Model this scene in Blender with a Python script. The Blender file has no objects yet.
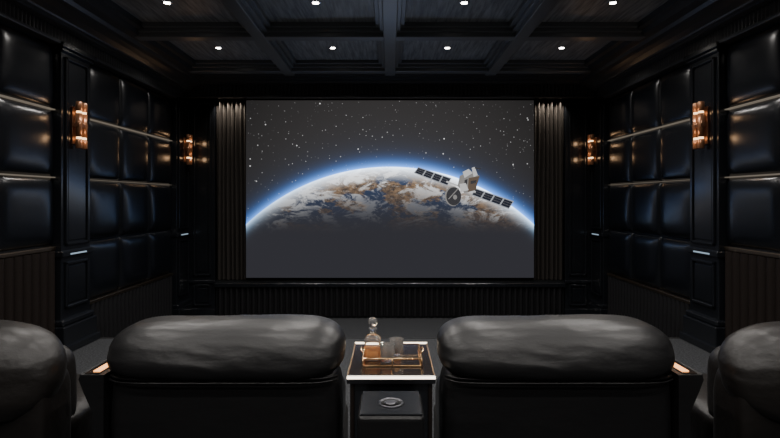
import bpy, bmesh, math, random
from mathutils import Vector, Matrix, noise
random.seed(3)
sc = bpy.context.scene
CAM = 1.5
def Z(d): return CAM + d

# ------------------------------------------------------------------ materials
def new_mat(name):
    m = bpy.data.materials.new(name); m.use_nodes = True
    nt = m.node_tree
    return m, nt, nt.nodes['Principled BSDF']
def mat(name, col, rough=0.5, metal=0.0, spec=0.5, bump=None, coat=0.0, var=None, stretch=None):
    m, nt, b = new_mat(name)
    b.inputs['Base Color'].default_value = (*col, 1)
    b.inputs['Roughness'].default_value = rough
    b.inputs['Metallic'].default_value = metal
    b.inputs['Specular IOR Level'].default_value = spec
    b.inputs['Coat Weight'].default_value = coat
    tc = nt.nodes.new('ShaderNodeTexCoord')
    if var:
        col2, scale, st = var
        mp = nt.nodes.new('ShaderNodeMapping'); mp.inputs['Scale'].default_value = st
        nt.links.new(tc.outputs['Object'], mp.inputs[0])
        n = nt.nodes.new('ShaderNodeTexNoise'); n.inputs['Scale'].default_value = scale
        n.inputs['Detail'].default_value = 6; n.inputs['Roughness'].default_value = .65
        nt.links.new(mp.outputs[0], n.inputs['Vector'])
        cr = nt.nodes.new('ShaderNodeValToRGB')
        cr.color_ramp.elements[0].position = .38; cr.color_ramp.elements[0].color = (*col, 1)
        cr.color_ramp.elements[1].position = .66; cr.color_ramp.elements[1].color = (*col2, 1)
        nt.links.new(n.outputs['Fac'], cr.inputs[0]); nt.links.new(cr.outputs[0], b.inputs['Base Color'])
    if bump:
        last = None
        for (scale, strength, dist) in bump:
            n = nt.nodes.new('ShaderNodeTexNoise'); n.inputs['Scale'].default_value = scale
            n.inputs['Detail'].default_value = 4
            src = tc.outputs['Object']
            if stretch:
                mp = nt.nodes.new('ShaderNodeMapping'); mp.inputs['Scale'].default_value = stretch
                nt.links.new(src, mp.inputs[0]); src = mp.outputs[0]
            nt.links.new(src, n.inputs['Vector'])
            bp = nt.nodes.new('ShaderNodeBump'); bp.inputs['Strength'].default_value = strength
            bp.inputs['Distance'].default_value = dist
            nt.links.new(n.outputs['Fac'], bp.inputs['Height'])
            if last: nt.links.new(last.outputs[0], bp.inputs['Normal'])
            last = bp
        nt.links.new(last.outputs[0], b.inputs['Normal'])
    return m
def emit(name, col, s):
    m, nt, b = new_mat(name)
    b.inputs['Base Color'].default_value = (0, 0, 0, 1)
    b.inputs['Emission Color'].default_value = (*col, 1)
    b.inputs['Emission Strength'].default_value = s
    return m
def glass(name, col, rough=0.0, ior=1.45, tr=1.0):
    m, nt, b = new_mat(name)
    b.inputs['Base Color'].default_value = (*col, 1)
    b.inputs['Transmission Weight'].default_value = tr
    b.inputs['Roughness'].default_value = rough; b.inputs['IOR'].default_value = ior
    return m

M_paint = mat('black_lacquer', (.006, .007, .009), .20, spec=.7, bump=[(3, .05, .02)])
M_paint2 = mat('black_satin', (.004, .005, .006), .42)
M_ceil = mat('dark_stained_wood', (.15, .165, .18), .38, var=((.42, .45, .48), 3.0, (9, .7, 9)), bump=[(30, .15, .004)])
M_beam = mat('beam_lacquer', (.16, .175, .19), .28, bump=[(4, .05, .02)])
M_crown = mat('crown_lacquer', (.050, .054, .060), .28, bump=[(4, .05, .02)])
M_frz = mat('frieze_lacquer', (.085, .086, .088), .35)
M_pan = mat('wall_leather', (.0035, .0045, .0065), .25, spec=.55, bump=[(3, .12, .03), (120, .10, .002)])
M_leather = mat('seat_leather', (.0065, .0065, .007), .38, spec=.34, bump=[(5, .25, .03), (16, .22, .01), (240, .15, .002)], stretch=(.6, 1, 1.5))
M_leather_b = mat('seat_leather_side', (.007, .006, .0055), .40, spec=.34, bump=[(5, .30, .03), (16, .24, .01), (240, .15, .002)], stretch=(.8, 1, 1.3))
M_rib = mat('ribbed_panel', (.010, .010, .011), .30)
M_ribb = mat('ribbed_panel_brown', (.009, .0058, .0045), .38)
M_carpet = mat('carpet', (.018, .019, .021), .95, spec=.1, var=((.070, .073, .078), 60, (1, 1, 1)), bump=[(160, .8, .01)])
M_curt = mat('curtain_velvet', (.026, .023, .021), .8, spec=.15)
M_brass = mat('brass', (.75, .48, .25), .25, metal=1)
M_bronze = mat('dark_bronze_trim', (.30, .24, .18), .3, metal=1)
M_copper = mat('copper', (.42, .21, .12), .38, metal=1)
M_chrome = mat('chrome', (.55, .58, .62), .2, metal=1)
M_gun = mat('gunmetal', (.09, .09, .10), .35, metal=1)
M_gloss = mat('gloss_black_top', (.014, .010, .008), .12, spec=.8, coat=.6)
M_black = mat('matte_black', (.004, .004, .004), .7)
M_white = emit('downlight_emitter', (1, .93, .85), 25)
M_warm = emit('sconce_glow', (1, .60, .30), 4.0)
M_warm2 = emit('arm_led', (1, .42, .14), 3.2)
M_led = emit('table_led', (1, .84, .66), 5)
M_glint = emit('ledge_glint', (.60, .80, 1), .6)  # glowing strip stands in for the bright highlight on the column ledge
M_strip = emit('wall_strip_glow', (1, .84, .66), .16)  # thin wall trim strips given a faint warm glow of their own
M_glass = glass('crystal', (.97, .95, .92), tr=.93)
M_amber = glass('whisky', (.95, .42, .10), ior=1.36, tr=.5)
M_tube = mat('amber_glass_tube', (.26, .12, .06), .28, metal=.5)

# ------------------------------------------------------------------ builder
class B:
    def __init__(s): s.bm = bmesh.new(); s.mats = []
    def mi(s, m):
        if m not in s.mats: s.mats.append(m)
        return s.mats.index(m)
    def merge(s, t, m, smooth=False):
        i = s.mi(m)
        for f in t.faces: f.material_index = i; f.smooth = smooth
        me = bpy.data.meshes.new('tmp'); t.to_mesh(me); t.free()
        s.bm.from_mesh(me); bpy.data.meshes.remove(me)
    def box(s, x0, x1, y0, y1, z0, z1, m, bev=0.0, seg=2):
        if x0 > x1: x0, x1 = x1, x0
        if y0 > y1: y0, y1 = y1, y0
        if z0 > z1: z0, z1 = z1, z0
        t = bmesh.new()
        bmesh.ops.create_cube(t, size=1)
        for v in t.verts:
            v.co = Vector(((x0+x1)/2+v.co.x*(x1-x0), (y0+y1)/2+v.co.y*(y1-y0), (z0+z1)/2+v.co.z*(z1-z0)))
        if bev: bmesh.ops.bevel(t, geom=t.edges[:], offset=bev, segments=seg, affect='EDGES', profile=.5)
        s.merge(t, m)
    def lathe(s, c, prof, m, n=28, axis='Z', smooth=True):
        t = bmesh.new(); rings = []
        for (r, h) in prof:
            ring = []
            for k in range(n):
                a = 2*math.pi*k/n
                p = (r*math.cos(a), r*math.sin(a), h)
                if axis == 'Y': p = (p[0], h, p[1])
                if axis == 'X': p = (h, p[0], p[1])
                ring.append(t.verts.new(Vector(c)+Vector(p)))
            rings.append(ring)
        for a, b2 in zip(rings, rings[1:]):
            for k in range(n):
                t.faces.new((a[k], a[(k+1) % n], b2[(k+1) % n], b2[k]))
        if prof[0][0] > 1e-5: t.faces.new(rings[0][::-1])
        if prof[-1][0] > 1e-5: t.faces.new(rings[-1])
        bmesh.ops.remove_doubles(t, verts=t.verts[:], dist=1e-6)
        bmesh.ops.recalc_face_normals(t, faces=t.faces[:])
        s.merge(t, m, smooth)
    def grid(s, fn, nu, nv, m, smooth=True):
        t = bmesh.new()
        vs = [[t.verts.new(fn(i/nu, j/nv)) for j in range(nv+1)] for i in range(nu+1)]
        for i in range(nu):
            for j in range(nv):
                t.faces.new((vs[i][j], vs[i+1][j], vs[i+1][j+1], vs[i][j+1]))
        s.merge(t, m, smooth)
    def prism_y(s, pts, y0, y1, m):           # pts in (x,z)
        t = bmesh.new()
        a = [t.verts.new((x, y0, z)) for x, z in pts]; b2 = [t.verts.new((x, y1, z)) for x, z in pts]
        n = len(pts)
        for k in range(n): t.faces.new((a[k], a[(k+1) % n], b2[(k+1) % n], b2[k]))
        t.faces.new(a); t.faces.new(b2[::-1])
        bmesh.ops.recalc_face_normals(t, faces=t.faces[:])
        s.merge(t, m)
    def prism_x(s, pts, x0, x1, m):           # pts in (y,z)
        t = bmesh.new()
        a = [t.verts.new((x0, y, z)) for y, z in pts]; b2 = [t.verts.new((x1, y, z)) for y, z in pts]
        n = len(pts)
        for k in range(n): t.faces.new((a[k], a[(k+1) % n], b2[(k+1) % n], b2[k]))
        t.faces.new(a); t.faces.new(b2[::-1])
        bmesh.ops.recalc_face_normals(t, faces=t.faces[:])
        s.merge(t, m)
    def cushion(s, c, h, m, p=(4, 4, 4), n=28, wr=0.0, fn=None):
        t = bmesh.new()
        bmesh.ops.create_cube(t, size=2)
        bmesh.ops.subdivide_edges(t, edges=t.edges[:], cuts=n, use_grid_fill=True)
        for v in t.verts:
            q = v.co
            q = Vector([math.copysign(abs(math.sin(a*math.pi/4)/math.sin(math.pi/4)), a) for a in q])
            f = lambda k: abs(q.x/k)**p[0]+abs(q.y/k)**p[1]+abs(q.z/k)**p[2]
            lo, hi = .3, 2.0
            for _ in range(24):
                mid = (lo+hi)/2
                if f(mid) > 1: lo = mid
                else: hi = mid
            q = q/lo
            w = Vector((q.x*h[0], q.y*h[1], q.z*h[2]))
            if fn: w = fn(w, q)
            if wr:
                nn = Vector((q.x**3/h[0], q.y/h[1], q.z**3/h[2])).normalized()
                C = Vector(c)*3
                d = noise.noise(Vector((w.x*3, w.y*4, w.z*8))+C)
                d2 = 1-abs(noise.noise(Vector((w.x*6+w.z*8, w.y*6, w.z*14))+C))*3
                w += nn*wr*(d*.8+max(d2, -.5)*.25)
            v.co = w+Vector(c)
        s.merge(t, m, True)
    def tube(s, pts, r, m, n=8, closed=False):
        t = bmesh.new(); rings = []
        P = [Vector(p) for p in pts]; L = len(P)
        for i, p in enumerate(P):
            if closed: d = P[(i+1) % L]-P[i-1]
            else: d = P[min(i+1, L-1)]-P[max(i-1, 0)]
            d.normalize()
            up = Vector((0, 0, 1)) if abs(d.z) < .9 else Vector((1, 0, 0))
            a = d.cross(up).normalized(); b2 = d.cross(a)
            rings.append([t.verts.new(p+a*r*math.cos(2*math.pi*k/n)+b2*r*math.sin(2*math.pi*k/n)) for k in range(n)])
        for i in range(L if closed else L-1):
            A = rings[i]; C = rings[(i+1) % L]
            for k in range(n): t.faces.new((A[k], A[(k+1) % n], C[(k+1) % n], C[k]))
        if not closed: t.faces.new(rings[0]); t.faces.new(rings[-1])
        bmesh.ops.recalc_face_normals(t, faces=t.faces[:])
        s.merge(t, m, True)
    def poly(s, pts, m):
        t = bmesh.new(); t.faces.new([t.verts.new(p) for p in pts]); s.merge(t, m)
    def done(s, name, loc=(0, 0, 0), rot=0.0, parent=None):
        me = bpy.data.meshes.new(name); s.bm.to_mesh(me); s.bm.free()
        for m in s.mats: me.materials.append(m)
        o = bpy.data.objects.new(name, me); sc.collection.objects.link(o)
        o.location = loc; o.rotation_euler = (0, 0, rot)
        if parent: o.parent = parent
        return o

YB = -1.6         # room rear
YF = 8.45         # front (screen) wall plane
XW = 3.30         # side wall plane
XC = 3.20         # column plane
EDGE = 5.62       # riser edge
ZL = Z(-1.90)     # lower floor

# ------------------------------------------------------------------ shell
b = B(); b.box(-3.6, 3.6, YB-.2, EDGE, ZL-.2, 0, M_carpet)
b.box(-XW, XW, EDGE-.03, EDGE+.0, -.02, .004, M_black)
b.box(-3.6, 3.6, EDGE, YF+.3, ZL-.2, ZL, M_carpet)
b.box(-XW, XW, EDGE, EDGE+.3, ZL, ZL+.2, M_carpet)
b.done('floor')
b = B(); b.box(-3.6, 3.6, YB-.2, YF+.3, Z(1.94), Z(2.1), M_ceil); b.done('ceiling')
for s, nm in ((-1, 'left'), (1, 'right')):
    b = B(); b.box(s*XW, s*3.6, YB-.2, YF+.3, ZL, Z(1.95), M_paint2); b.done('wall_'+nm)
b = B(); b.box(-3.6, 3.6, YB-.2, YB, 0, Z(1.95), M_paint2); b.done('wall_rear')
b = B(); b.box(-3.6, 3.6, YF, YF+.3, ZL, Z(1.95), M_paint2); b.done('wall_front')

# ceiling beams
LX = 1.466
ybeams = [7.42, 5.86, 4.33, 2.80, 1.27, -.26]
b = B()
for x in (-LX, 0, LX):
    b.box(x-.16, x+.16, YB, 7.6, Z(1.89), Z(1.95), M_beam, .006)
    b.box(x-.115, x+.115, YB, 7.6, Z(1.85), Z(1.91), M_beam, .006)
    b.box(x-.075, x+.075, YB, 7.6, Z(1.80), Z(1.87), M_beam, .01)
for y in ybeams:
    b.box(-2.85, 2.85, y-.16, y+.16, Z(1.892), Z(1.95), M_beam, .006)
    b.box(-2.85, 2.85, y-.115, y+.115, Z(1.852), Z(1.912), M_beam, .006)
    b.box(-2.85, 2.85, y-.075, y+.075, Z(1.803), Z(1.872), M_beam, .01)
b.done('ceiling_coffer_beams')

# crown mouldings (side + front)
prof = [(2.72, 1.95), (2.72, 1.875), (2.78, 1.87), (2.80, 1.82), (2.90, 1.81), (2.92, 1.775), (2.98, 1.765), (3.04, 1.74), (3.09, 1.705),
        (3.10, 1.69), (3.14, 1.685), (3.14, 1.665), (3.26, 1.66), (3.30, 1.95)]
for s, nm in ((-1, 'left'), (1, 'right')):
    b = B(); b.prism_y([(s*x, Z(z)) for x, z in prof], YB, 8.2, M_crown)
    y0, y1 = YB, 8.2
    nr = int((y1-y0)/.05)
    X = s*3.235
    b.grid(lambda u, v: Vector((X - s*.016*abs(math.sin(u*nr*math.pi)), y0+(y1-y0)*u, Z(1.53+.14*v))), nr*6, 1, M_frz, False)
    b.box(s*3.18, s*XW, y0, y1, Z(1.50), Z(1.535), M_crown, .008)
    b.done('trim_crown_'+nm)
b = B()
pf = [(7.62, 1.95), (7.62, 1.875), (7.70, 1.87), (7.72, 1.84), (7.82, 1.83), (7.90, 1.81), (7.96, 1.80), (7.97, 1.78), (8.06, 1.775), (8.06, 1.95)]
b.prism_x([(y, Z(z)) for y, z in pf], -3.2, 3.2, M_crown)
b.box(-XC, XC, 8.12, YF, Z(1.60), Z(1.95), M_frz)
n = 110
b.grid(lambda u, v: Vector((-3.15+6.3*u, 8.115-.02*abs(math.sin(u*n*math.pi)), Z(1.615+.17*v))), n*6, 1, M_frz, False)
b.box(-XC, XC, 8.06, 8.16, Z(1.575), Z(1.61), M_crown, .008)
b.done('trim_frieze_front')

# downlights
lamp_y = [6.66, 5.13, 3.58, 2.03, .5, -.95]
for y in lamp_y:
    for x in (-1.5*LX, -.5*LX, .5*LX, 1.5*LX):
        b = B()
        b.lathe((0, 0, 0), [(.030, -.001), (.046, -.007), (.050, -.004), (.052, .0), (.030, .0)], M_chrome, 24)
        b.lathe((0, 0, 0), [(.032, -.0085), (.0, -.0095)], M_white, 20)
        o = b.done('recessed_downlight', (x, y, Z(1.94)))
        l = bpy.data.lights.new('downlight_spot', 'SPOT'); l.energy = 85
        l.color = (1, .95, .90); l.spot_size = math.radians(150); l.spot_blend = .7; l.shadow_soft_size = .06
        lo = bpy.data.objects.new('downlight_spot', l); sc.collection.objects.link(lo)
        lo.parent = o; lo.location = (0, 0, -.03)

# ------------------------------------------------------------------ side wall leather panels & ribs
def pillow(b, s, y0, y1, z0, z1, m, bulge=.065, n=18):
    def f(u, v):
        a = 2*u-1; c = 2*v-1
        a = math.sin(a*math.pi/2); c = math.sin(c*math.pi/2)
        hgt = ((1-abs(a)**5)*(1-abs(c)**5))**.5
        return Vector((s*(XW-.004-bulge*hgt), (y0+y1)/2+(y1-y0)/2*a, (z0+z1)/2+(z1-z0)/2*c))
    b.grid(f, n, n, m)
rows_far = [1.49, .87, .21, -.45, -1.10]
rows_near = [1.49, .87, .21, -.45]
for s, nm in ((-1, 'left'), (1, 'right')):
    b = B()
    ys = [5.56, 6.30, 7.04, 7.78]
    for i in range(3):
        for j in range(4):
            pillow(b, s, ys[i]+.004, ys[i+1]-.004, Z(rows_far[j+1])+.006, Z(rows_far[j])-.006, M_pan)
    ysn = [5.06-.75*k for k in range(9)]
    for i in range(8):
        for j in range(3):
            pillow(b, s, ysn[i+1]+.004, ysn[i]-.004, Z(rows_near[j+1])+.006, Z(rows_near[j])-.006, M_pan)
    b.done('trim_leather_panels_'+nm)
    b = B()
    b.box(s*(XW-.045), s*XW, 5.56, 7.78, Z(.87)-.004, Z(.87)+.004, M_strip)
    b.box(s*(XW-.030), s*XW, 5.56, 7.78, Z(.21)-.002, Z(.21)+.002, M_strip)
    b.box(s*(XW-.06), s*XW, 5.56, 7.78, Z(-1.14), Z(-1.105), M_bronze, .006)
    for z in (.87, .21):
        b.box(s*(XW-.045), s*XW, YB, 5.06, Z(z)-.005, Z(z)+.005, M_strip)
    b.box(s*(XW-.05), s*XW, YB, 5.06, Z(-.50), Z(-.46), M_bronze, .008)
    b.done('trim_brass_'+nm)
    b = B()
    nr = 24
    b.grid(lambda u, v: Vector((s*(XW-.012-.05*abs(math.sin(u*nr*math.pi))), 5.56+2.22*u, ZL+.12+(Z(-1.14)-ZL-.12)*v)), nr*8, 1, M_rib)
    nr2 = 60
    b.grid(lambda u, v: Vector((s*(XW-.012-.06*abs(math.sin(u*nr2*math.pi))), YB+(5.06-YB)*u, .12+(Z(-.50)-.12)*v)), nr2*8, 1, M_ribb)
    b.done('trim_ribbed_wainscot_'+nm)
    b = B(); b.box(s*(XW-.07), s*XW, 5.56, 7.78, ZL, ZL+.13, M_paint, .01)
    b.box(s*(XW-.07), s*XW, YB, 5.06, 0, .13, M_paint, .01); b.done('baseboard_'+nm)

# ------------------------------------------------------------------ columns
def side_column(s, y0, y1, zb, name):
    b = B(); X = XC
    b.box(s*X, s*XW, y0, y1, zb, Z(1.52), M_paint, .006)
    def frame(z0, z1, w=.03, ins=.05, t=.022):
        ya, yb = y0+ins, y1-ins
        xo = s*(X-t)
        b.box(xo, s*X, ya, ya+w, z0, z1, M_paint, .008)
        b.box(xo, s*X, yb-w, yb, z0, z1, M_paint, .008)
        b.box(xo, s*X, ya, yb, z0, z0+w, M_paint, .008)
        b.box(xo, s*X, ya, yb, z1-w, z1, M_paint, .008)
        b.box(s*(X-.010), s*X, ya+w+.02, yb-w-.02, z0+w+.02, z1-w-.02, M_paint, .004)
    frame(Z(-.46), Z(1.40)); frame(zb+.42, Z(-.62))
    b.box(s*(X-.03), s*XW, y0-.02, y1+.02, Z(1.44), Z(1.47), M_paint, .006)
    b.box(s*(X-.05), s*XW, y0-.04, y1+.04, Z(1.47), Z(1.525), M_paint, .008)
    b.box(s*(X-.03), s*XW, y0-.02, y1+.02, Z(-.57), Z(-.51), M_paint, .01)
    b.box(s*(X-.034), s*(X-.03), y0+.10, y1-.12, Z(-.552), Z(-.538), M_glint)
    b.box(s*(X-.06), s*XW, y0-.04, y1+.03, zb, zb+.26, M_paint, .012)
    b.box(s*(X-.04), s*XW, y0-.03, y1+.02, zb+.26, zb+.32, M_paint, .016)
    b.box(s*(X-.09), s*XW, y0-.06, y1+.05, zb, zb+.08, M_paint, .012)
    return b.done(name)
side_column(-1, 5.06, 5.55, 0, 'trim_pilaster_1'); side_column(1, 5.06, 5.55, 0, 'trim_pilaster_2')
side_column(-1, 7.80, 8.28, ZL, 'trim_pilaster_3'); side_column(1, 7.80, 8.28, ZL, 'trim_pilaster_4')
# front facing pilasters
for s in (-1, 1):
    b = B(); x0, x1 = 2.79, 3.20; Y = 8.28
    b.box(s*x0, s*XW, Y, YF, ZL, Z(1.58), M_paint, .006)
    for (z0, z1) in ((Z(-1.22), Z(1.45)), (ZL+.2, Z(-1.36))):
        w = .03; xa, xb = x0+.06, x1-.07
        b.box(s*xa, s*(xa+w), Y-.025, Y, z0, z1, M_paint, .008)
        b.box(s*(xb-w), s*xb, Y-.025, Y, z0, z1, M_paint, .008)
        b.box(s*xa, s*xb, Y-.025, Y, z0, z0+w, M_paint, .008)
        b.box(s*xa, s*xb, Y-.025, Y, z1-w, z1, M_paint, .008)
        b.box(s*(xa+.06), s*(xb-.06), Y-.012, Y, z0+.06, z1-.06, M_paint, .004)
    b.box(s*(x0-.01), s*XC, Y-.04, YF, ZL, ZL+.16, M_paint, .01)
    b.box(s*(x0-.01), s*XC, Y-.035, YF, Z(1.50), Z(1.58), M_paint, .01)
    b.box(s*(x0-.01), s*XC, Y-.03, YF, Z(-1.34), Z(-1.29), M_paint, .01)
    b.done('trim_screen_pilaster_'+('left' if s < 0 else 'right'))

# under-screen ribbed wall
b = B()
b.box(-2.78, 2.78, 8.30, YF, ZL, Z(-1.30), M_paint2)
nr = 62
b.grid(lambda u, v: Vector((-2.75+5.5*u, 8.30-.055*abs(math.sin(u*nr*math.pi)), ZL+.04+(Z(-1.40)-ZL-.04)*v)), nr*8, 1, M_rib)
b.box(-2.78, 2.78, 8.22, YF, Z(-1.40), Z(-1.33), M_paint, .012)
b.done('trim_ribbed_stage_front')

# curtains
for s in (-1, 1):
    b = B(); x0, x1 = 2.295, 2.775
    def f(u, v):
        ph = u*7*2*math.pi
        sq = math.sin(ph+.5*math.sin(v*3+u*5))
        return Vector((s*(x0+(x1-x0)*u), 8.33-.045*sq-.01*math.sin(u*23), Z(-1.29)+(Z(1.595)-Z(-1.29))*v))
    b.grid(f, 150, 10, M_curt)
    o = b.done('curtain')
    for x in (2.40, 2.55, 2.70):
        l = bpy.data.lights.new('curtain_washer', 'SPOT'); l.energy = 24.0; l.color = (1, .88, .74)
        l.spot_size = math.radians(80); l.spot_blend = .9; l.shadow_soft_size = .015
        lo = bpy.data.objects.new('curtain_washer', l); sc.collection.objects.link(lo)
        lo.location = (s*x, 8.20, Z(1.572)); lo.rotation_euler = (math.radians(30), 0, 0)
        lo.parent = o

# ------------------------------------------------------------------ screen
def screen_mat():
    m = bpy.data.materials.new('space_film_image'); m.use_nodes = True
    nt = m.node_tree; nt.nodes.clear()
    out = nt.nodes.new('ShaderNodeOutputMaterial'); em = nt.nodes.new('ShaderNodeEmission')
    nt.links.new(em.outputs[0], out.inputs[0])
    tc = nt.nodes.new('ShaderNodeTexCoord'); 
    def setin(sock, v):
        if isinstance(v, bpy.types.NodeSocket): nt.links.new(v, sock)
        else: sock.default_value = v
    def m_(op, a, b=0.0, c=0.0, clamp=False):
        n = nt.nodes.new('ShaderNodeMath'); n.operation = op; n.use_clamp = clamp
        setin(n.inputs[0], a); setin(n.inputs[1], b); setin(n.inputs[2], c); return n.outputs[0]
    def vm(op, a, b=None, sc_=None):
        n = nt.nodes.new('ShaderNodeVectorMath'); n.operation = op
        setin(n.inputs[0], a)
        if b is not None: setin(n.inputs[1], b)
        if sc_ is not None: setin(n.inputs['Scale'], sc_)
        return n.outputs['Value' if op == 'LENGTH' else 0]
    P = vm('SCALE', tc.outputs['Object'], sc_=62.65)
    sx = nt.nodes.new('ShaderNodeSeparateXYZ'); nt.links.new(P, sx.inputs[0])
    x, z = sx.outputs[0], sx.outputs[2]
    zz = m_('ADD', z, 185.0)
    r = m_('SQRT', m_('ADD', m_('MULTIPLY', x, x), m_('MULTIPLY', zz, zz)))
    d = m_('SUBTRACT', r, 207.0)
    def nz(scale, detail, off=0.0, stretch=None, rough=.6, dist=0.0):
        n = nt.nodes.new('ShaderNodeTexNoise'); n.inputs['Scale'].default_value = scale
        n.inputs['Detail'].default_value = detail; n.inputs['Roughness'].default_value = rough
        n.inputs['Distortion'].default_value = dist
        v = vm('ADD', P, (off, off*.3, off*.7))
        if stretch: v = vm('MULTIPLY', v, stretch)
        nt.links.new(v, n.inputs['Vector']); return n.outputs['Fac']
    def ss(v, a, b_):
        n = nt.nodes.new('ShaderNodeMapRange'); n.interpolation_type = 'SMOOTHSTEP'
        setin(n.inputs[0], v); n.inputs[1].default_value = a; n.inputs[2].default_value = b_
        return n.outputs[0]
    def expf(v, k):
        return m_('EXPONENT', m_('DIVIDE', m_('MULTIPLY', v, -1.0), k))
    inside = ss(d, .5, -.5)
    rr = m_('DIVIDE', m_('SQRT', m_('ADD', m_('MULTIPLY', x, x), m_('MULTIPLY', m_('MULTIPLY', z, z), 1.5))), 180.0)
    sky = m_('SUBTRACT', .048, m_('MULTIPLY', m_('MULTIPLY', rr, rr), .027))
    skyc = vm('SCALE', (1.05, .98, .97), sc_=sky)
    for scl, rad, pw, amp in ((.13, .12, 2.0, 1.4), (.30, .19, 3.0, .8)):
        vo = nt.nodes.new('ShaderNodeTexVoronoi'); vo.inputs['Scale'].default_value = scl
        nt.links.new(vm('MULTIPLY', P, (1, 0, 1)), vo.inputs['Vector'])
        sv = nt.nodes.new('ShaderNodeSeparateColor'); nt.links.new(vo.outputs['Color'], sv.inputs[0])
        star = m_('MULTIPLY', ss(vo.outputs['Distance'], rad, .01), m_('POWER', sv.outputs[0], pw))
        skyc = vm('ADD', skyc, vm('SCALE', (amp, amp, amp), sc_=star))
    dpos = m_('MAXIMUM', d, 0.0)
    side = m_('ADD', .65, m_('MULTIPLY', ss(x, -160, 40), .35))
    skyc = vm('ADD', skyc, vm('SCALE', (.22, .85, 2.8), sc_=m_('MULTIPLY', expf(dpos, 3.2), side)))
    skyc = vm('ADD', skyc, vm('SCALE', (.015, .045, .12), sc_=expf(dpos, 12.0)))
    t = m_('MAXIMUM', m_('MULTIPLY', d, -1.0), 0.0)
    cloud = ss(nz(.040, 12, 13, (1, 1, 2.2), .72, .6), .49, .59)
    cloud2 = ss(nz(.10, 10, 77, (1, 1, 2.6), .75, .8), .54, .66)
    land = ss(nz(.018, 9, 90, (1, 1, 2.2), .62), .46, .50)
    landv = ss(nz(.16, 9, 5, (1, 1, 1.8), .8), .36, .66)
    landc = vm('ADD', vm('SCALE', (.60, .36, .17), sc_=landv), (.030, .022, .012))
    ocean = (.010, .050, .15)
    surf = vm('ADD', vm('SCALE', landc, sc_=land), vm('SCALE', ocean, sc_=m_('SUBTRACT', 1.0, land)))
    cl = m_('MAXIMUM', cloud, m_('MULTIPLY', cloud2, .7))
    top = ss(t, 36, 3)
    cl = m_('MINIMUM', m_('ADD', cl, m_('MULTIPLY', ss(t, 17, 2), .7)), 1.0)
    cs = m_('MULTIPLY', cl, m_('ADD', .34, m_('MULTIPLY', top, .66)))
    surf = vm('ADD', vm('SCALE', surf, sc_=m_('SUBTRACT', 1.0, cs)), vm('SCALE', (1.9, 1.9, 1.9), sc_=cs))
    lit = m_('MULTIPLY', expf(t, 27.0), ss(z, -46, 2))
    lit = m_('MULTIPLY', lit, m_('ADD', .36, m_('MULTIPLY', ss(x, -140, -20), .64)))
    ec = vm('SCALE', surf, sc_=lit)
    ec = vm('ADD', ec, (.034, .034, .041))
    ec = vm('ADD', ec, vm('SCALE', (1.2, 2.0, 3.0), sc_=m_('MULTIPLY', expf(t, 2.2), side)))
    col = vm('ADD', vm('SCALE', ec, sc_=inside), vm('SCALE', skyc, sc_=m_('SUBTRACT', 1.0, inside)))
    nt.links.new(col, em.inputs['Color']); em.inputs['Strength'].default_value = 1.0
    return m
M_scr = screen_mat()
K = 1/62.65
def sp(px, py, off): return ((px-389)*K, off, (189-py)*K)
b = B()
b.box(-2.285, 2.285, .004, .05, -1.41, 1.41, M_black)
b.poly([(-2.28, 0, -1.405), (2.28, 0, -1.405), (2.28, 0, 1.405), (-2.28, 0, 1.405)], M_scr)
E = lambda n, c: emit(n, c, 1.0)
e_pan = E('sat_panel', (.012, .016, .030)); e_line = E('sat_line', (.38, .40, .43)); e_body = E('sat_body', (.26, .25, .24))
e_dark = E('sat_dark', (.035, .035, .04)); e_gold = E('sat_gold', (.12, .085, .06)); e_lt = E('sat_light', (.62, .62, .62))
def pl(pts, m, off): b.poly([sp(x, y, off) for x, y in pts], m)
def seg(a, c, w, m, off):
    ax = Vector(a); cx = Vector(c); dd = (cx-ax).normalized(); n = Vector((-dd.y, dd.x))*w/2
    pl([ax-n, cx-n, cx+n, ax+n], m, off)
def panel(A, Bc, C, D, n):
    A, Bc, C, D = map(Vector, (A, Bc, C, D))
    pl([A, Bc, C, D], e_line, -.003)
    def uv(u, v): return A.lerp(Bc, u).lerp(D.lerp(C, u), v)
    g = .018
    for i in range(n):
        u0, u1 = i/n+g, (i+1)/n-g
        pl([uv(u0, .11), uv(u1, .11), uv(u1, .89), uv(u0, .89)], e_pan, -.004)
        for k in (.35, .62):
            a_ = uv(u0, k); c_ = uv(u1, k); seg(a_, c_, .18, e_body, -.0045)
panel((417, 167), (450, 178), (446, 186), (412.5, 173), 4)
panel((474, 188), (512, 201), (507, 209), (469.5, 195), 4)
seg((445, 181.5), (474, 192), 1.6, e_lt, -.005)
def disc(cx, cy, rx, ry, m, off, n=24):
    b.poly([sp(cx+rx*math.cos(2*math.pi*k/n), cy+ry*math.sin(2*math.pi*k/n), off) for k in range(n)], m)
pl([(458, 176), (468, 171), (478, 176), (474, 190), (463, 193), (456, 186)], e_body, -.006)
pl([(467, 178), (478, 176), (474, 190), (466, 192)], e_gold, -.007)
pl([(461, 172), (467, 169), (471, 173), (463, 178)], e_lt, -.008)
pl([(470, 168), (473, 167), (476, 175), (472, 177)], e_lt, -.008)
pl([(463, 180), (466, 179), (465.5, 184), (462.5, 185)], e_dark, -.0085)
pl([(469, 181), (475, 180), (474, 183), (469, 184)], e_dark, -.0085)
seg((473, 168), (479, 169), 1.4, e_dark, -.009)
pl([(458, 184), (464, 183), (467, 190), (459, 192)], e_lt, -.009)
disc(451.5, 196, 8.2, 9.8, e_body, -.0095); disc(452.2, 196.2, 7.4, 9.0, e_dark, -.010); disc(453.5, 197, 2.0, 2.4, e_body, -.011)
seg((447, 199), (457, 188), .9, e_body, -.012)
b.done('projection_screen', (0, 8.24, Z(.157)))

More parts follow.
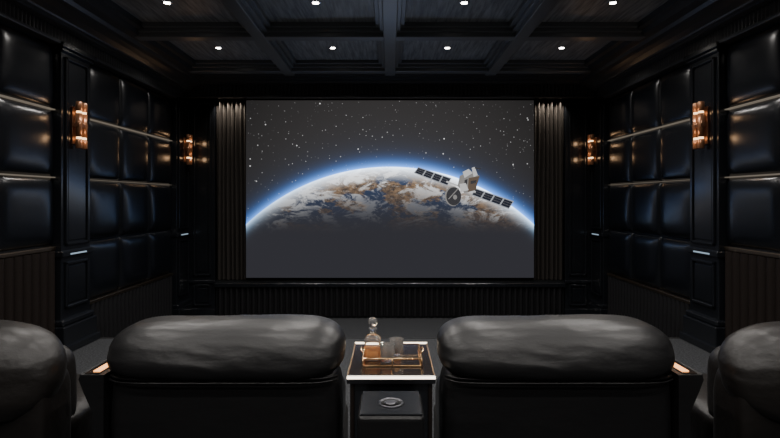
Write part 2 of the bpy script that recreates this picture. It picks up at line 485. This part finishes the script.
# ------------------------------------------------------------------ sconces
def sconce(s, y, z):
    b = B()
    X = -s
    b.box(0, X*.014, -.045, .045, -.19, .19, M_copper, .004)
    b.box(X*.014, X*.05, -.015, .015, -.03, .03, M_copper, .004)
    b.box(X*.04, X*.10, -.075, .075, -.018, .018, M_copper, .005)
    for dy in (-.042, .042):
        c = (X*.075, dy, 0)
        b.lathe(c, [(.0, -.235), (.026, -.235), (.031, -.23), (.031, -.145), (.026, -.14), (0, -.14)], M_tube, 20)
        b.lathe(c, [(.0, -.140), (.024, -.140), (.024, -.118), (0, -.118)], M_warm, 16)
        b.lathe(c, [(.0, -.118), (.031, -.118), (.031, .118), (0, .118)], M_tube, 20)
        b.lathe(c, [(.0, .118), (.024, .118), (.024, .140), (0, .140)], M_warm, 16)
        b.lathe(c, [(.0, .14), (.026, .14), (.031, .145), (.031, .23), (.026, .235), (0, .235)], M_tube, 20)
    o = b.done('wall_sconce', (s*(XC-.010), y, z))
    for dz in (-.13, .13):
        l = bpy.data.lights.new('sconce_bulb', 'POINT'); l.energy = .45; l.color = (1, .60, .32); l.shadow_soft_size = .03
        lo = bpy.data.objects.new('sconce_bulb', l); sc.collection.objects.link(lo)
        lo.parent = o; lo.location = (-s*.17, 0, dz)
for s in (-1, 1):
    sconce(s, 5.25, Z(.74)); sconce(s, 8.07, Z(.765))

# ------------------------------------------------------------------ recliners
def recliner(name, loc, rot, arm=0, m=M_leather, pe=(7, 3.0, 3.0), hz=.114, outer=False):
    b = B()
    b.cushion((0, .17, .395), (.495, .13, .375), m, p=(12, 7, 9), n=26, wr=.005)
    def pf(w, q):
        w = w.copy()
        if w.z > 0: w.x *= 1-.05*q.z**2
        w.y += .05*q.z
        return w
    b.cushion((0, .15, .960-hz), (.510, .155, hz), m, p=pe, n=44, wr=.006, fn=pf)
    pts = [(-.485+.97*k/30, .012+.05*abs(2*k/30-1)**10, .742) for k in range(31)]
    if not outer:
        b.tube(pts, .006, m)
        b.tube([(x, y-.012, z-.012) for x, y, z in pts], .004, m)
    b.cushion((0, .62, .36), (.46, .38, .13), m, p=(6, 6, 6), n=16, wr=.006)
    b.cushion((0, .36, .60), (.44, .10, .22), m, p=(5, 5, 5), n=16, wr=.006)
    b.box(-.46, .46, .10, .98, .04, .28, M_black, .03)
    for x in (-.4, .4):
        for y in (.15, .9):
            b.lathe((x, y, 0), [(.02, 0), (.025, .05)], M_black, 12)
    if arm:
        s = arm
        prof = [(s*.50, .755), (s*.600, .755), (s*.606, .735), (s*.585, .68), (s*.55, .60), (s*.535, .05), (s*.50, .05)]
        b.prism_y(prof, .03, .95, M_leather)
        b.tube([(s*.598, .035, .752), (s*.598, .93, .752)], .007, M_leather)
        b.box(s*.525, s*.585, .04, .40, .755, .760, M_gloss, .002)
        b.prism_y([(s*.53, .760), (s*.56, .760), (s*.56, .7635), (s*.53, .7635)], .06, .18, M_warm2)
    return b.done(name, loc, rot)
recliner('recliner_armchair', (-.712, 2.17, 0), 0, -1)
recliner('recliner_armchair', (.722, 2.17, 0), 0, 1)
recliner('recliner_armchair', (-1.93, 2.08, 0), math.radians(3), 0, M_leather_b, (3.6, 2.6, 2.6), .21, True)
recliner('recliner_armchair', (1.95, 2.08, 0), math.radians(-3), 0, M_leather_b, (3.6, 2.6, 2.6), .21, True)

# ------------------------------------------------------------------ console table
b = B()
x0, x1, y0, y1, zt = -.182, .192, 2.20, 2.72, .75
b.box(x0, x1, y0, y1, zt-.03, zt, M_gloss, .004)
b.box(x0, x1, y0-.006, y0+.001, zt-.010, zt-.001, M_led)
b.box(x0, x1, y0-.006, y0, zt-.030, zt-.012, M_gun)
b.box(x0, x1, y0+.003, y0+.008, zt, zt+.0025, M_chrome)
b.box(x0, x1, y1-.020, y1-.008, zt, zt+.0035, M_led)
b.box(x0, x0+.006, y0+.02, y1-.025, zt, zt+.003, M_brass); b.box(x1-.006, x1, y0+.02, y1-.025, zt, zt+.003, M_brass)
b.box(x0+.012, x1-.012, y0+.02, y1-.01, .05, zt-.03, M_paint, .01)
b.box(x0+.012, x0+.03, y0+.008, y0+.03, .05, zt-.03, M_ribb, .004); b.box(x1-.03, x1-.012, y0+.008, y0+.03, .05, zt-.03, M_ribb, .004)
b.box(x0+.02, x1-.02, y0+.03, y1-.02, 0, .05, M_black)
b.done('console_table')
b = B()
b.box(-.112, .118, 1.76, 1.99, .02, .765, M_leather, .018, 4)
b.box(-.104, .110, 1.768, 1.982, .762, .769, M_paint, .003)
b.box(-.10, .106, 1.78, 1.97, 0, .03, M_black)
cc = (.003, 1.862, .769)
b.lathe(cc, [(.036, .001), (.038, .004), (.042, .005), (.045, .003), (.045, 0), (.036, 0)], M_gun, 32)
b.lathe(cc, [(.037, .0015), (0, .0010)], M_black, 24)
b.lathe(cc, [(.024, .0030), (.018, .004), (0, .0045)], M_gun, 24)
b.done('cup_holder_pedestal')

# tray
b = B()
tx0, tx1, ty0, ty1 = -.122, .142, 2.32, 2.56
b.box(tx0, tx1, ty0, ty1, .7505, .757, M_brass, .002)
b.box(tx0+.008, tx1-.008, ty0+.008, ty1-.008, .757, .7585, M_gloss)
r = .0035
zr = .787
b.tube([(tx0, ty0, zr), (tx1, ty0, zr), (tx1, ty1, zr), (tx0, ty1, zr)], r, M_brass, closed=True)
for x in (tx0, (tx0+tx1)/2, tx1):
    for y in (ty0, ty1):
        b.tube([(x, y, .752), (x, y, zr)], r, M_brass)
for y in (ty0+.08, ty1-.08):
    for x in (tx0, tx1): b.tube([(x, y, .752), (x, y, zr)], r, M_brass)
for x, s in ((tx0, -1), (tx1, 1)):
    b.tube([(x, 2.40, zr), (x+s*.012, 2.41, zr+.012), (x+s*.012, 2.47, zr+.012), (x, 2.48, zr)], .004, M_brass)
b.done('serving_tray')
# decanter
def sqlathe(b, c, prof, m, p=5, n=32, smooth=True):
    t = bmesh.new(); rings = []
    for (r, h) in prof:
        ring = []
        for k in range(n):
            a = 2*math.pi*k/n; ca, sa = math.cos(a), math.sin(a)
            pp = p if r > .018 else 2
            q = r/((abs(ca)**pp+abs(sa)**pp)**(1/pp))
            ring.append(t.verts.new((c[0]+q*ca, c[1]+q*sa, c[2]+h)))
        rings.append(ring)
    for A, C in zip(rings, rings[1:]):
        for k in range(n): t.faces.new((A[k], A[(k+1) % n], C[(k+1) % n], C[k]))
    t.faces.new(rings[0][::-1]); t.faces.new(rings[-1])
    bmesh.ops.recalc_face_normals(t, faces=t.faces[:])
    b.merge(t, m, smooth)
dc = (-.080, 2.41, .759)
b = B()
sqlathe(b, dc, [(.034, 0), (.038, .003), (.038, .085), (.036, .098), (.025, .108), (.014, .114), (.013, .135), (.019, .140), (.019, .144), (.012, .146)], M_glass)
sqlathe(b, dc, [(.032, .006), (.034, .008), (.034, .062), (.032, .063)], M_amber)
b.lathe((dc[0], dc[1], dc[2]+.146), [(.010, 0), (.012, .004), (.017, .010), (.022, .022), (.022, .032), (.017, .042), (.008, .046)], M_glass, 8, smooth=False)
b.lathe((dc[0], dc[1], dc[2]+.112), [(.0155, 0), (.0165, .003), (.0155, .006)], M_brass, 20)
b.done('whisky_decanter')
for (gx, gy, m2) in ((-.012, 2.39, M_amber), (.030, 2.48, M_amber)):
    b = B(); c = (gx, gy, .759)
    b.lathe(c, [(0, 0), (.030, 0), (.033, .004), (.035, .075), (.0325, .075), (.030, .014), (0, .012)], M_glass, 24)
    if m2: b.lathe(c, [(0, .0135), (.0290, .0145), (.0305, .042), (0, .042)], m2, 24)
    b.done('whisky_tumbler')

# ------------------------------------------------------------------ world + camera
w = bpy.data.worlds.new('World'); sc.world = w; w.use_nodes = True
w.node_tree.nodes['Background'].inputs[0].default_value = (.5, .6, .8, 1)
w.node_tree.nodes['Background'].inputs[1].default_value = .02
cam = bpy.data.cameras.new('camera'); co = bpy.data.objects.new('camera', cam); sc.collection.objects.link(co)
co.location = (0, 0, CAM); co.rotation_euler = (math.radians(90), 0, 0)
cam.sensor_width = 36; cam.lens = 24.0; cam.shift_y = -20/780; cam.clip_start = .05
sc.camera = co
